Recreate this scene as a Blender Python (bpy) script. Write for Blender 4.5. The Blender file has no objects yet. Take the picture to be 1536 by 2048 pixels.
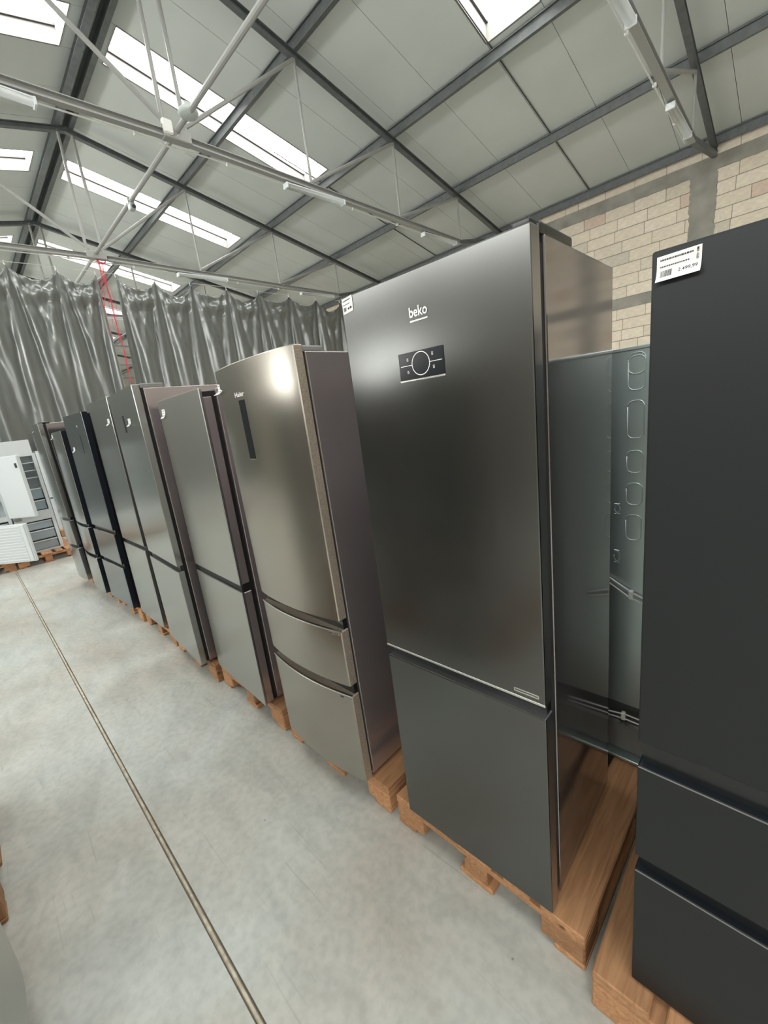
import bpy, bmesh, math, random
from mathutils import Vector, Matrix
random.seed(7)
SC = bpy.context.scene
COL = SC.collection
H0 = 1.794            # camera height above the floor

# ---------------------------------------------------------------- camera
CR = ((-0.71378, -0.08173, 0.69558), (-0.68984, 0.25356, -0.6781), (-0.12096, -0.96386, -0.23737))
cam = bpy.data.cameras.new('camera'); camo = bpy.data.objects.new('camera', cam); COL.objects.link(camo)
cam.sensor_fit = 'HORIZONTAL'; cam.sensor_width = 36.0; cam.lens = 831.81 / 1536 * 36.0
cam.clip_start = 0.02; cam.clip_end = 200
camo.matrix_world = Matrix(((CR[0][0], -CR[0][1], -CR[0][2], 0), (CR[1][0], -CR[1][1], -CR[1][2], 0),
                            (CR[2][0], -CR[2][1], -CR[2][2], H0), (0, 0, 0, 1)))
SC.camera = camo
# ---------------------------------------------------------------- world, exposure
wd = bpy.data.worlds.new('world'); SC.world = wd; wd.use_nodes = True
bg = wd.node_tree.nodes['Background']; bg.inputs[0].default_value = (0.80, 0.90, 1.0, 1); bg.inputs[1].default_value = 1.0
SC.view_settings.view_transform = 'Standard'; SC.view_settings.look = 'None'
SC.view_settings.exposure = -0.12; SC.view_settings.gamma = 1.0; SC.view_settings.use_curve_mapping = False
SKY_POWER = 19.0      # brightness of the translucent roof-light panes
RIBBON_FILL_POWER = 19.0      # strength of the unseen ribbon windows added to brighten the roof

# ---------------------------------------------------------------- materials
def srgb(r, g, b):
    f = lambda c: (c / 255 / 12.92) if c <= 10 else ((c / 255 + 0.055) / 1.055) ** 2.4
    return (f(r), f(g), f(b), 1)
MATS = {}
def mat(name, col, rough=0.5, metal=0.0, spec=0.5, **k):
    m = bpy.data.materials.new(name); m.use_nodes = True
    b = m.node_tree.nodes['Principled BSDF']
    b.inputs['Base Color'].default_value = col if len(col) == 4 else (*col, 1)
    b.inputs['Roughness'].default_value = rough; b.inputs['Metallic'].default_value = metal
    b.inputs['Specular IOR Level'].default_value = spec
    for kk, v in k.items(): b.inputs[kk.replace('_', ' ')].default_value = v
    MATS[name] = m
    return m
def nodes(m): return m.node_tree.nodes, m.node_tree.links, m.node_tree.nodes['Principled BSDF']
def add_noise(m, scale, c1, c2, stretch=(1, 1, 1), detail=6, lo=0.35, hi=0.65, bump=0.0, rough=None, coord='Object', bdist=0.01):
    n, l, b = nodes(m)
    tc = n.new('ShaderNodeTexCoord'); mp = n.new('ShaderNodeMapping'); nz = n.new('ShaderNodeTexNoise')
    mp.inputs['Scale'].default_value = stretch; nz.inputs['Scale'].default_value = scale; nz.inputs['Detail'].default_value = detail
    l.new(tc.outputs[coord], mp.inputs[0]); l.new(mp.outputs[0], nz.inputs['Vector'])
    if c1 is not None:
        r = n.new('ShaderNodeValToRGB'); r.color_ramp.elements[0].position = lo; r.color_ramp.elements[1].position = hi
        r.color_ramp.elements[0].color = c1; r.color_ramp.elements[1].color = c2
        l.new(nz.outputs['Fac'], r.inputs[0]); l.new(r.outputs[0], b.inputs['Base Color'])
    if rough:
        mr = n.new('ShaderNodeMapRange'); mr.inputs['From Min'].default_value = 0.3; mr.inputs['From Max'].default_value = 0.7
        mr.inputs['To Min'].default_value = rough[0]; mr.inputs['To Max'].default_value = rough[1]
        l.new(nz.outputs['Fac'], mr.inputs['Value']); l.new(mr.outputs[0], b.inputs['Roughness'])
    if bump:
        bp = n.new('ShaderNodeBump'); bp.inputs['Strength'].default_value = bump; bp.inputs['Distance'].default_value = bdist
        l.new(nz.outputs['Fac'], bp.inputs['Height']); l.new(bp.outputs[0], b.inputs['Normal'])
    return m
def emit(name, col, power):
    m = bpy.data.materials.new(name); m.use_nodes = True; n = m.node_tree.nodes; n.clear()
    e = n.new('ShaderNodeEmission'); o = n.new('ShaderNodeOutputMaterial'); e.inputs[0].default_value = (*col, 1); e.inputs[1].default_value = power
    m.node_tree.links.new(e.outputs[0], o.inputs[0]); return m

def brushed(name, col, rough, metal=1.0, v=0.012):
    m = mat(name, col, rough, metal)
    n, l, b = nodes(m)
    tc = n.new('ShaderNodeTexCoord')
    b.inputs['Anisotropic'].default_value = 0.35
    # large soft smudges in the roughness
    n2 = n.new('ShaderNodeTexNoise'); n2.inputs['Scale'].default_value = 2.2; n2.inputs['Detail'].default_value = 3
    mr = n.new('ShaderNodeMapRange'); mr.inputs['To Min'].default_value = rough - 0.04; mr.inputs['To Max'].default_value = rough + 0.04
    l.new(tc.outputs['Object'], n2.inputs['Vector']); l.new(n2.outputs['Fac'], mr.inputs['Value']); l.new(mr.outputs[0], b.inputs['Roughness'])
    return m

M_DARKINOX = brushed('dark_inox', (0.165, 0.17, 0.165), 0.24)
M_INOX = brushed('warm_inox', (0.44, 0.415, 0.37), 0.25)
M_INOX2 = brushed('grey_inox', (0.50, 0.505, 0.48), 0.30)
M_INOX3 = brushed('cool_inox', (0.48, 0.50, 0.49), 0.22)
M_BLACKSTEEL = brushed('black_steel', (0.026, 0.029, 0.031), 0.48, 0.5)
M_BLUESTEEL = brushed('blue_black_steel', (0.28, 0.305, 0.325), 0.24)
M_SIDE_DARK = mat('dark_side_sheet', (0.34, 0.32, 0.32), 0.09, 0.88)
M_SIDE_GREY = mat('grey_side_sheet', (0.47, 0.42, 0.425), 0.20, 0.78)
M_SIDE_BLACK = mat('black_side_sheet', (0.018, 0.022, 0.03), 0.2, 0.2)
M_DOORSIDE = mat('door_side', (0.36, 0.36, 0.36), 0.2, 0.9)
M_CARDSIDE = add_noise(mat('hammered_door_side', (0.42, 0.36, 0.29), 0.4, 0.5), 160, (0.36, 0.30, 0.24, 1), (0.50, 0.43, 0.35, 1), bump=0.2, bdist=0.001)
M_BACK = mat('galvanised_back_sheet', (0.50, 0.59, 0.59), 0.34, 0.75)
M_RUBBER = mat('black_gasket', (0.006, 0.006, 0.007), 0.5)
M_BLACKPL = mat('black_plastic', (0.012, 0.014, 0.015), 0.22)
M_GREYPL = mat('grey_plastic', (0.22, 0.22, 0.21), 0.4)
M_CHROME = mat('bright_trim', (0.85, 0.85, 0.83), 0.22, 1.0)
M_GLASSBLK = mat('black_glass', (0.010, 0.013, 0.016), 0.22, 0, 0.35)
M_WHITEPRINT = mat('white_print', (0.8, 0.8, 0.8), 0.5)
M_INK = mat('label_ink', (0.05, 0.05, 0.06), 0.7)
M_PAPER = mat('label_paper', (0.82, 0.82, 0.80), 0.6)
M_WHITE = mat('white_enamel', (0.66, 0.70, 0.715), 0.3)
M_WHITEIN = mat('white_liner', (0.62, 0.68, 0.70), 0.45)
M_LINER = mat('cabinet_liner', (0.42, 0.47, 0.50), 0.5)
M_BLUEGLASS = mat('tinted_drawer', (0.38, 0.45, 0.49), 0.15, 0, 0.5, Alpha=0.85)
M_STEEL_BACKLIT = mat('backlit_steel', (0.17, 0.185, 0.18), 0.42)
add_noise(M_STEEL_BACKLIT, 9, (0.085, 0.098, 0.10, 1), (0.12, 0.13, 0.13, 1))  # backlit darkness of purlins and top chords put into the paint colour
M_STEEL_L = mat('light_painted_steel', (0.33, 0.335, 0.32), 0.38)
M_PANEL = add_noise(mat('roof_panel_sheet', (0.52, 0.55, 0.52), 0.5), 0.8, (0.55, 0.585, 0.56, 1), (0.59, 0.625, 0.60, 1))
M_CURB = mat('rooflight_curb', (0.24, 0.23, 0.215), 0.7)
M_PANE = emit('rooflight_pane', (1.0, 1.0, 0.965), SKY_POWER)
M_FILLPANE = emit('fill_window_pane', (1.0, 1.0, 0.965), RIBBON_FILL_POWER)
M_LOWPANE = emit('low_window_pane', (1.0, 1.0, 0.965), 20.0)
M_WIRE = mat('dark_wire', (0.05, 0.05, 0.05), 0.5)
M_WIRE_W = mat('white_cable', (0.75, 0.75, 0.72), 0.4)
M_CLEAR = mat('clear_lamp_cover', (0.80, 0.84, 0.83), 0.25, 0, 0.6, Transmission_Weight=0.35, Alpha=0.8)
M_TUBE = mat('lamp_tube', (0.85, 0.87, 0.86), 0.3)
M_RED = mat('red_cord', (0.62, 0.04, 0.07), 0.6)
M_CONC = mat('grey_concrete', (0.27, 0.26, 0.235), 0.9)
add_noise(M_CONC, 2.5, (0.25, 0.24, 0.21, 1), (0.40, 0.38, 0.335, 1), bump=0.5, detail=10, lo=0.3, hi=0.7, bdist=0.03)
M_MORTAR = mat('mortar', (0.34, 0.31, 0.27), 0.95)
M_BRICK = []
for i, c in enumerate([(0.78, 0.69, 0.56), (0.82, 0.73, 0.60), (0.73, 0.65, 0.53), (0.70, 0.56, 0.45), (0.64, 0.59, 0.49)]):
    b_ = mat('aerated_block_%d' % i, c, 0.95)
    add_noise(b_, 5, tuple(x * 0.90 for x in c) + (1,), tuple(min(1, x * 1.06) for x in c) + (1,), bump=0.35, detail=10, bdist=0.01)
    M_BRICK.append(b_)
M_WALLP = mat('pale_block_wall', (0.42, 0.40, 0.36), 0.9)
add_noise(M_WALLP, 1.2, (0.52, 0.49, 0.44, 1), (0.62, 0.59, 0.53, 1))

# wood
def wood(name, a, b):
    m = mat(name, a, 0.75)
    n, l, bs = nodes(m)
    tc = n.new('ShaderNodeTexCoord'); oi = n.new('ShaderNodeObjectInfo'); mp = n.new('ShaderNodeMapping'); wv = n.new('ShaderNodeTexNoise')
    mp.inputs['Scale'].default_value = (22, 1.6, 30)
    ad = n.new('ShaderNodeVectorMath'); ad.operation = 'ADD'
    l.new(tc.outputs['Object'], ad.inputs[0]); l.new(oi.outputs['Random'], ad.inputs[1])
    l.new(ad.outputs[0], mp.inputs[0]); wv.inputs['Scale'].default_value = 2.2; wv.inputs['Detail'].default_value = 6; wv.inputs['Distortion'].default_value = 1.2
    l.new(mp.outputs[0], wv.inputs['Vector'])
    r = n.new('ShaderNodeValToRGB'); r.color_ramp.elements[0].position = 0.3; r.color_ramp.elements[1].position = 0.72
    r.color_ramp.elements[0].color = (*b, 1); r.color_ramp.elements[1].color = (*a, 1)
    l.new(wv.outputs['Fac'], r.inputs[0])
    # knots: small dark spots
    vo = n.new('ShaderNodeTexVoronoi'); vo.inputs['Scale'].default_value = 7
    cr = n.new('ShaderNodeValToRGB'); cr.color_ramp.elements[0].position = 0.05; cr.color_ramp.elements[1].position = 0.12
    cr.color_ramp.elements[0].color = (0.25, 0.18, 0.12, 1); cr.color_ramp.elements[1].color = (1, 1, 1, 1)
    l.new(ad.outputs[0], vo.inputs['Vector']); l.new(vo.outputs['Distance'], cr.inputs[0])
    mx = n.new('ShaderNodeMix'); mx.data_type = 'RGBA'; mx.blend_type = 'MULTIPLY'; mx.inputs[0].default_value = 1
    l.new(r.outputs[0], mx.inputs[6]); l.new(cr.outputs[0], mx.inputs[7]); 
    hs = n.new('ShaderNodeHueSaturation'); mr = n.new('ShaderNodeMapRange'); mr.inputs['To Min'].default_value = 0.75; mr.inputs['To Max'].default_value = 1.2
    l.new(oi.outputs['Random'], mr.inputs['Value']); l.new(mr.outputs[0], hs.inputs['Value']); l.new(mx.outputs[2], hs.inputs['Color'])
    l.new(hs.outputs[0], bs.inputs['Base Color'])
    bp = n.new('ShaderNodeBump'); bp.inputs['Strength'].default_value = 0.2; bp.inputs['Distance'].default_value = 0.003
    l.new(wv.outputs['Fac'], bp.inputs['Height']); l.new(bp.outputs[0], bs.inputs['Normal'])
    return m
M_WOOD = wood('pallet_wood', (0.54, 0.29, 0.145), (0.34, 0.165, 0.075))

# floor concrete
M_FLOOR = mat('polished_concrete', (0.5, 0.5, 0.45), 0.45, 0, 0.4)
def floor_nodes():
    n, l, b = nodes(M_FLOOR)
    tc = n.new('ShaderNodeTexCoord')
    def nz(scale, det, dist=0.0, st=(1, 1, 1), rot=0):
        mp = n.new('ShaderNodeMapping'); mp.inputs['Scale'].default_value = st; mp.inputs['Rotation'].default_value = (0, 0, rot)
        x = n.new('ShaderNodeTexNoise'); x.inputs['Scale'].default_value = scale; x.inputs['Detail'].default_value = det; x.inputs['Distortion'].default_value = dist
        l.new(tc.outputs['Object'], mp.inputs[0]); l.new(mp.outputs[0], x.inputs['Vector']); return x.outputs['Fac']
    def ramp(src, p0, c0, p1, c1):
        r = n.new('ShaderNodeValToRGB'); r.color_ramp.elements[0].position = p0; r.color_ramp.elements[1].position = p1
        r.color_ramp.elements[0].color = (*c0, 1); r.color_ramp.elements[1].color = (*c1, 1); l.new(src, r.inputs[0]); return r.outputs[0]
    def mix(a, b_, mode, fac):
        m = n.new('ShaderNodeMix'); m.data_type = 'RGBA'; m.blend_type = mode; m.inputs[0].default_value = fac
        l.new(a, m.inputs[6]); l.new(b_, m.inputs[7]); return m.outputs[2]
    base = ramp(nz(1.1, 5, 0.6, (1, 1, 1)), 0.3, (0.43, 0.405, 0.355), 0.7, (0.50, 0.525, 0.50))
    cloud = ramp(nz(3.0, 8, 0.8, (1.0, 2.2, 1), 0.5), 0.28, (0.80, 0.81, 0.80), 0.62, (1.04, 1.04, 1.03))
    c = mix(base, cloud, 'MULTIPLY', 0.8)
    fine = ramp(nz(30, 9), 0.32, (0.84, 0.84, 0.84), 0.6, (1.04, 1.04, 1.04))
    c = mix(c, fine, 'MULTIPLY', 0.7)
    scr = ramp(nz(5.5, 2, 0.2, (0.35, 9, 1), 0.75), 0.27, (0.66, 0.66, 0.66), 0.31, (1, 1, 1))
    c = mix(c, scr, 'MULTIPLY', 0.35)
    scr2 = ramp(nz(4.0, 2, 0.3, (0.3, 11, 1), -0.35), 0.26, (0.74, 0.73, 0.72), 0.30, (1, 1, 1))
    c = mix(c, scr2, 'MULTIPLY', 0.35)
    vo = n.new('ShaderNodeTexVoronoi'); vo.inputs['Scale'].default_value = 5.5; l.new(tc.outputs['Object'], vo.inputs['Vector'])
    sp = ramp(vo.outputs['Distance'], 0.018, (0.35, 0.33, 0.3), 0.035, (1, 1, 1))
    c = mix(c, sp, 'MULTIPLY', 0.8)
    l.new(c, b.inputs['Base Color'])
    mr = n.new('ShaderNodeMapRange'); mr.inputs['To Min'].default_value = 0.36; mr.inputs['To Max'].default_value = 0.62
    l.new(nz(2.0, 5), mr.inputs['Value']); l.new(mr.outputs[0], b.inputs['Roughness'])
floor_nodes()
M_SEAL = add_noise(mat('joint_sealant', (0.50, 0.44, 0.34), 0.8), 30, (0.40, 0.34, 0.26, 1), (0.60, 0.55, 0.45, 1))
M_GROOVE = mat('joint_groove', (0.17, 0.15, 0.12), 0.9)

# curtain plastic
M_CURT = mat('black_foil', (0.13, 0.143, 0.132), 0.3, 0.15, 1.0, Coat_Weight=0.5, Coat_Roughness=0.22)
def curt_nodes():
    n, l, b = nodes(M_CURT)
    tc = n.new('ShaderNodeTexCoord'); nz = n.new('ShaderNodeTexNoise'); nz.noise_type = 'RIDGED_MULTIFRACTAL'; nz.inputs['Scale'].default_value = 2.2; nz.inputs['Detail'].default_value = 5; nz.inputs['Distortion'].default_value = 0.8
    mp = n.new('ShaderNodeMapping'); mp.inputs['Scale'].default_value = (1, 2.2, 0.7)
    l.new(tc.outputs['Object'], mp.inputs[0]); l.new(mp.outputs[0], nz.inputs['Vector'])
    bp = n.new('ShaderNodeBump'); bp.inputs['Strength'].default_value = 0.7; bp.inputs['Distance'].default_value = 0.035
    l.new(nz.outputs['Fac'], bp.inputs['Height']); l.new(bp.outputs[0], b.inputs['Normal'])
    mr = n.new('ShaderNodeMapRange'); mr.inputs['To Min'].default_value = 0.30; mr.inputs['To Max'].default_value = 0.55
    l.new(nz.outputs['Fac'], mr.inputs['Value']); l.new(mr.outputs[0], b.inputs['Roughness'])
    b.inputs['Sheen Weight'].default_value = 0.3
curt_nodes()

# ---------------------------------------------------------------- mesh helpers
class MB:
    def __init__(s): s.v = []; s.f = []; s.m = []; s.mats = []
    def mi(s, m):
        if m not in s.mats: s.mats.append(m)
        return s.mats.index(m)
    def add(s, vs, fs, m):
        o = len(s.v); s.v += [tuple(v) for v in vs]; k = s.mi(m)
        for f in fs: s.f.append(tuple(o + i for i in f)); s.m.append(k)
    def box(s, x0, x1, y0, y1, z0, z1, m):
        x0, x1 = sorted((x0, x1)); y0, y1 = sorted((y0, y1)); z0, z1 = sorted((z0, z1))
        s.add([(x0, y0, z0), (x1, y0, z0), (x1, y1, z0), (x0, y1, z0), (x0, y0, z1), (x1, y0, z1), (x1, y1, z1), (x0, y1, z1)],
              [(0, 3, 2, 1), (4, 5, 6, 7), (0, 1, 5, 4), (1, 2, 6, 5), (2, 3, 7, 6), (3, 0, 4, 7)], m)
    def bbox(s, x0, x1, y0, y1, z0, z1, m, r=0.003, seg=2):
        bm = bmesh.new(); bmesh.ops.create_cube(bm, size=1)
        for v in bm.verts:
            v.co.x = (x0 + x1) / 2 + v.co.x * (x1 - x0); v.co.y = (y0 + y1) / 2 + v.co.y * (y1 - y0); v.co.z = (z0 + z1) / 2 + v.co.z * (z1 - z0)
        bmesh.ops.bevel(bm, geom=bm.edges[:], offset=r, segments=seg, affect='EDGES', profile=0.5)
        bm.verts.index_update()
        s.add([v.co[:] for v in bm.verts], [[v.index for v in f.verts] for f in bm.faces], m); bm.free()
    def prism(s, prof, A, B, m, up=(0, 0, 1), closed=True):
        """sweep a 2-D profile (side, up) from A to B"""
        A = Vector(A); B = Vector(B); d = (B - A).normalized(); u = Vector(up); sd = d.cross(u)
        if sd.length < 1e-5: sd = d.cross(Vector((0, 1, 0)))
        sd.normalize(); u = sd.cross(d).normalized()
        n = len(prof); vs = [A + sd * a + u * b for a, b in prof] + [B + sd * a + u * b for a, b in prof]
        fs = [(i, (i + 1) % n, n + (i + 1) % n, n + i) for i in range(n)]
        fs += [tuple(range(n))[::-1], tuple(range(n, 2 * n))]
        s.add(vs, fs, m)
    def tube(s, pts, r, m, seg=8):
        pts = [Vector(p) for p in pts]; rings = []
        for i, p in enumerate(pts):
            d = (pts[min(i + 1, len(pts) - 1)] - pts[max(i - 1, 0)]).normalized()
            a = d.cross(Vector((0.13, 0.29, 0.95))); a.normalize(); b = d.cross(a)
            rings.append([p + (a * math.cos(2 * math.pi * k / seg) + b * math.sin(2 * math.pi * k / seg)) * r for k in range(seg)])
        vs = [v for rg in rings for v in rg]; fs = []
        for i in range(len(pts) - 1):
            for k in range(seg): fs.append((i * seg + k, i * seg + (k + 1) % seg, (i + 1) * seg + (k + 1) % seg, (i + 1) * seg + k))
        fs += [tuple(range(seg))[::-1], tuple(range((len(pts) - 1) * seg, len(pts) * seg))]
        s.add(vs, fs, m)
    def build(s, name, parent=None, smooth=False):
        me = bpy.data.meshes.new(name); me.from_pydata(s.v, [], s.f)
        for m in s.mats: me.materials.append(m)
        me.polygons.foreach_set('material_index', s.m)
        if smooth: me.polygons.foreach_set('use_smooth', [True] * len(me.polygons))
        me.update()
        o = bpy.data.objects.new(name, me); COL.objects.link(o)
        if parent: o.parent = parent
        return o
def tag(o, label=None, cat=None, group=None, kind=None):
    if label: o['label'] = label
    if cat: o['category'] = cat
    if group: o['group'] = group
    if kind: o['kind'] = kind
    return o
def empty(name, loc=(0, 0, 0), rz=0.0):
    o = bpy.data.objects.new(name, None); COL.objects.link(o); o.location = loc; o.rotation_euler = (0, 0, rz); o.empty_display_size = 0.1
    return o
def kids(o): return [c for c in bpy.data.objects if c.parent == o]
def copy_tree(o, parent=None):
    c = o.copy(); COL.objects.link(c)
    if parent: c.parent = parent
    for ch in kids(o): copy_tree(ch, c)
    return c
def text_data(txt, size, bold=0.0, shear=0.0, depth=0.0005):
    cu = bpy.data.curves.new('txt', 'FONT'); cu.body = txt; cu.size = size; cu.offset = bold; cu.shear = shear; cu.extrude = depth; cu.resolution_u = 3
    ob = bpy.data.objects.new('txt', cu); COL.objects.link(ob)
    dg = bpy.context.evaluated_depsgraph_get(); dg.update()
    me = bpy.data.meshes.new_from_object(ob.evaluated_get(dg))
    vs = [v.co.copy() for v in me.vertices]; fs = [tuple(p.vertices) for p in me.polygons]
    bpy.data.objects.remove(ob); bpy.data.meshes.remove(me); bpy.data.curves.remove(cu)
    return vs, fs
def add_text(mb, txt, fit_w, x, z, y, m, bold=0.0, fit_h=None, rot=0.0, depth=0.0006):
    """write on a face looking along -y: text runs along +x, lower left at (x, z)"""
    vs, fs = text_data(txt, 1.0, bold, depth=0.0)
    mnx = min(v.x for v in vs); mxx = max(v.x for v in vs); mny = min(v.y for v in vs); mxy = max(v.y for v in vs)
    sx = fit_w / (mxx - mnx); sz = (fit_h / (mxy - mny)) if fit_h else sx
    out = []
    for v in vs:
        a = (v.x - mnx) * sx; b = (v.y - mny) * sz
        out.append((x + a * math.cos(rot) - b * math.sin(rot), y, z + a * math.sin(rot) + b * math.cos(rot)))
    mb.add(out, fs, m)

# ================================================================= SETTING
XA, XB = -9.0, 40.0
YW, YL = -13.15, 6.36          # right (block) wall and left wall
YR = -3.396                     # ridge line
SL = 0.2125
def zp(y): return 6.708 + H0 - SL * abs(y - YR)       # purlin centre height
PANZ = 0.15                     # underside of the roof panels above the purlin centres

# floor with a sealed joint
f = MB()
gy0, gy1 = -0.222, -0.198
for a, b in ((YW, gy0), (gy1, YL)): f.box(XA, XB, a, b, -0.12, 0, M_FLOOR)
f.box(XA, XB, gy0, gy1, -0.12, -0.012, M_GROOVE)
fl = f.build('floor'); tag(fl, kind='structure')
s = MB(); n_ = 300
vs = []; fs = []
for i in range(n_ + 1):
    x = XA + (XB - XA) * i / n_; w = 0.0085 + random.uniform(-0.0012, 0.0012); dz = random.uniform(-0.002, 0.0)
    vs += [(x, -0.210 - w, -0.008 + dz), (x, -0.210 - w * 0.5, 0.0002 + dz), (x, -0.210 + w * 0.5, 0.0004 + dz), (x, -0.210 + w, -0.008 + dz)]
for i in range(n_):
    for k in range(3): fs.append((4 * i + k, 4 * i + 4 + k, 4 * i + 5 + k, 4 * i + 1 + k))
s.add(vs, fs, M_SEAL); so = s.build('joint_sealant', fl)

# right wall of aerated blocks
wall = MB(); wall.box(XA, XB, YW - 0.35, YW - 0.03, 0, 6.55, M_MORTAR); wall = wall.build('wall_right'); tag(wall, kind='structure')
bm_ = []
for m in M_BRICK:
    b = MB(); b.bbox(-0.5, 0.5, -0.5, 0.5, -0.5, 0.5, m, 0.02, 1); o = b.build('tmp'); bm_.append(o.data); bpy.data.objects.remove(o)
def cut(segs, a, b):
    out = []
    for s0, s1 in segs:
        if b <= s0 or a >= s1: out.append((s0, s1)); continue
        if a > s0: out.append((s0, a))
        if b < s1: out.append((b, s1))
    return out
COLS = [(1.76 + 5 * k, 2.20 + 5 * k) for k in range(-2, 8)]
rows = [(6.285, 6.47)]
z = 6.005
while z > 3.99: rows.append((z - 0.262, z)); z -= 0.2685
z = 3.595
while z > 0.05: rows.append((max(0.0, z - 0.255), z)); z -= 0.2615
nb = 0; rest = {}
for r, (z0, z1) in enumerate(rows):
    if z1 - z0 < 0.05: continue
    off = 2.397 + (0.33 if r % 2 else 0.0) + random.uniform(-0.05, 0.05) * (r > 1)
    x = off - 0.663 * 18
    while x < XB - 0.1:
        L = 0.663 if random.random() > 0.12 else random.choice((0.33, 0.44, 0.52))
        segs = [(max(x, XA + 0.05), min(x + L - 0.008, XB - 0.05))]
        if r > 0:
            for ca, cb in COLS: segs = cut(segs, ca - 0.01, cb + 0.01)
        for a, b in segs:
            if b - a < 0.04: continue
            q = random.random(); mi = 0 if q < 0.4 else 1 if q < 0.72 else 2 if q < 0.86 else 3 if q < 0.94 else 4
            near = (0.4 < a < 8.6) and z1 > 2.9
            pr = random.uniform(-0.004, 0.006)
            if near and nb < 298:
                o = bpy.data.objects.new('brick', bm_[mi]); COL.objects.link(o); o.parent = wall
                o.location = ((a + b) / 2, YW - 0.05 + pr, (z0 + z1) / 2); o.scale = (b - a, 0.10, z1 - z0 - 0.006); nb += 1
            else:
                rest.setdefault(mi, []).append((a, b, z0, z1 - 0.006, pr))
        x += L
rb = MB()
for mi, l in rest.items():
    for a, b, z0, z1, pr in l: rb.box(a, b, YW - 0.10 + pr, YW + pr, z0, z1, M_BRICK[mi])
o = rb.build('brickwork', wall); o['kind'] = 'stuff'
# cast concrete ring beam, lintel band and columns, with ragged edges
def ragged_slab(x0, x1, z0, z1, y, m, step=0.06, amp=0.012, vert=False):
    b = MB(); n = max(2, int((x1 - x0) / step)) if not vert else max(2, int((z1 - z0) / step)); vs = []
    for i in range(n + 1):
        t = i / n; j0 = random.uniform(-amp, amp) + (random.uniform(-amp, amp) * 2 if random.random() < 0.12 else 0); j1 = random.uniform(-amp, amp)
        if vert: p = [(x0 + j0 - amp, z0 + (z1 - z0) * t), (x1 + j1 + amp, z0 + (z1 - z0) * t)]
        else: p = [(x0 + (x1 - x0) * t, z0 + j0 - amp), (x0 + (x1 - x0) * t, z1 + j1 * 0.2)]
        for (a, c) in p: vs += [(a, y, c), (a, y - 0.12, c)]
    fs = []
    for i in range(n):
        k = 4 * i
        fs += [(k, k + 4, k + 6, k + 2), (k + 1, k, k + 2, k + 3) if i == 0 else (k, k + 4, k + 5, k + 1), (k, k + 4, k + 5, k + 1), (k + 2, k + 6, k + 7, k + 3)]
    b.add(vs, fs, m); return b
o = ragged_slab(XA + 0.02, XB - 0.02, 6.008, 6.283, YW + 0.014, M_CONC, 0.09, 0.010).build('ring_beam', wall)
o = ragged_slab(XA + 0.02, XB - 0.02, 3.60, 3.855, YW + 0.010, M_CONC, 0.09, 0.008).build('lintel_band', wall)
for ca, cb in COLS:
    o = ragged_slab(ca, cb, 0.0, 6.0, YW + 0.018, M_CONC, 0.05, 0.022, True).build('concrete_column', wall)
# other walls
def plainwall(name, x0, x1, y0, y1, holes=()):
    b = MB(); b.box(x0, x1, y0, y1, 0, 6.6, M_WALLP); o = b.build(name); tag(o, kind='structure'); return o
def gable(name, x0, x1):
    b = MB(); n = [(x0, YW), (x0, YL)]
    prof = [(YW, 0), (YL, 0), (YL, zp(YL) + PANZ - 0.01), (YR, zp(YR) + PANZ - 0.01), (YW, zp(YW) + PANZ - 0.01)]
    vs = [(x0, y, z) for y, z in prof] + [(x1, y, z) for y, z in prof]
    b.add(vs, [(0, 1, 2, 3, 4), (9, 8, 7, 6, 5)] + [(i, (i + 1) % 5, 5 + (i + 1) % 5, 5 + i) for i in range(5)], M_WALLP)
    o = b.build(name); tag(o, kind='structure'); return o
gable('wall_front', XB, XB + 0.3); gable('wall_back', XA - 0.3, XA)
# left wall with low windows, and high ribbon windows added to light the roof
WL = [(-6.5, -5.0), (6.45, 7.75), (13.4, 14.9), (19.4, 20.9)]
b = MB(); wz0, wz1 = 2.25, 3.35
xs = [XA] + [v for w in WL for v in w] + [XB]
rz0, rz1 = 4.95, 6.15
b.box(XA, XB, YL, YL + 0.3, 0, wz0, M_WALLP); b.box(XA, XB, YL, YL + 0.3, wz1, rz0, M_WALLP); b.box(XA, XB, YL, YL + 0.3, rz1, 6.6, M_WALLP)
FILL_RIB = [(XA + 0.8 + 5 * k, XA + 5.2 + 5 * k) for k in range(9)]
xr = [XA] + [v for w in FILL_RIB for v in w] + [XB]
for i in range(0, len(xr), 2): b.box(xr[i], xr[i + 1], YL, YL + 0.3, rz0, rz1, M_WALLP)
for i in range(0, len(xs), 2): b.box(xs[i], xs[i + 1], YL, YL + 0.3, wz0, wz1, M_WALLP)
o = b.build('wall_left'); tag(o, kind='structure')
for i, (a, c) in enumerate(WL):
    w = MB(); w.box(a, c, YL + 0.12, YL + 0.14, wz0, wz1, M_LOWPANE); w = w.build('window_%d' % (i + 1)); tag(w, kind='structure')
    g = MB()
    for x0, x1, z0, z1 in ((a, a + 0.06, wz0, wz1), (c - 0.06, c, wz0, wz1), (a, c, wz0, wz0 + 0.06), (a, c, wz1 - 0.06, wz1), ((a + c) / 2 - 0.03, (a + c) / 2 + 0.03, wz0, wz1)):
        g.box(x0, x1, YL + 0.07, YL + 0.12, z0, z1, M_WHITE)
    g.build('window_frame', w)
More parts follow.
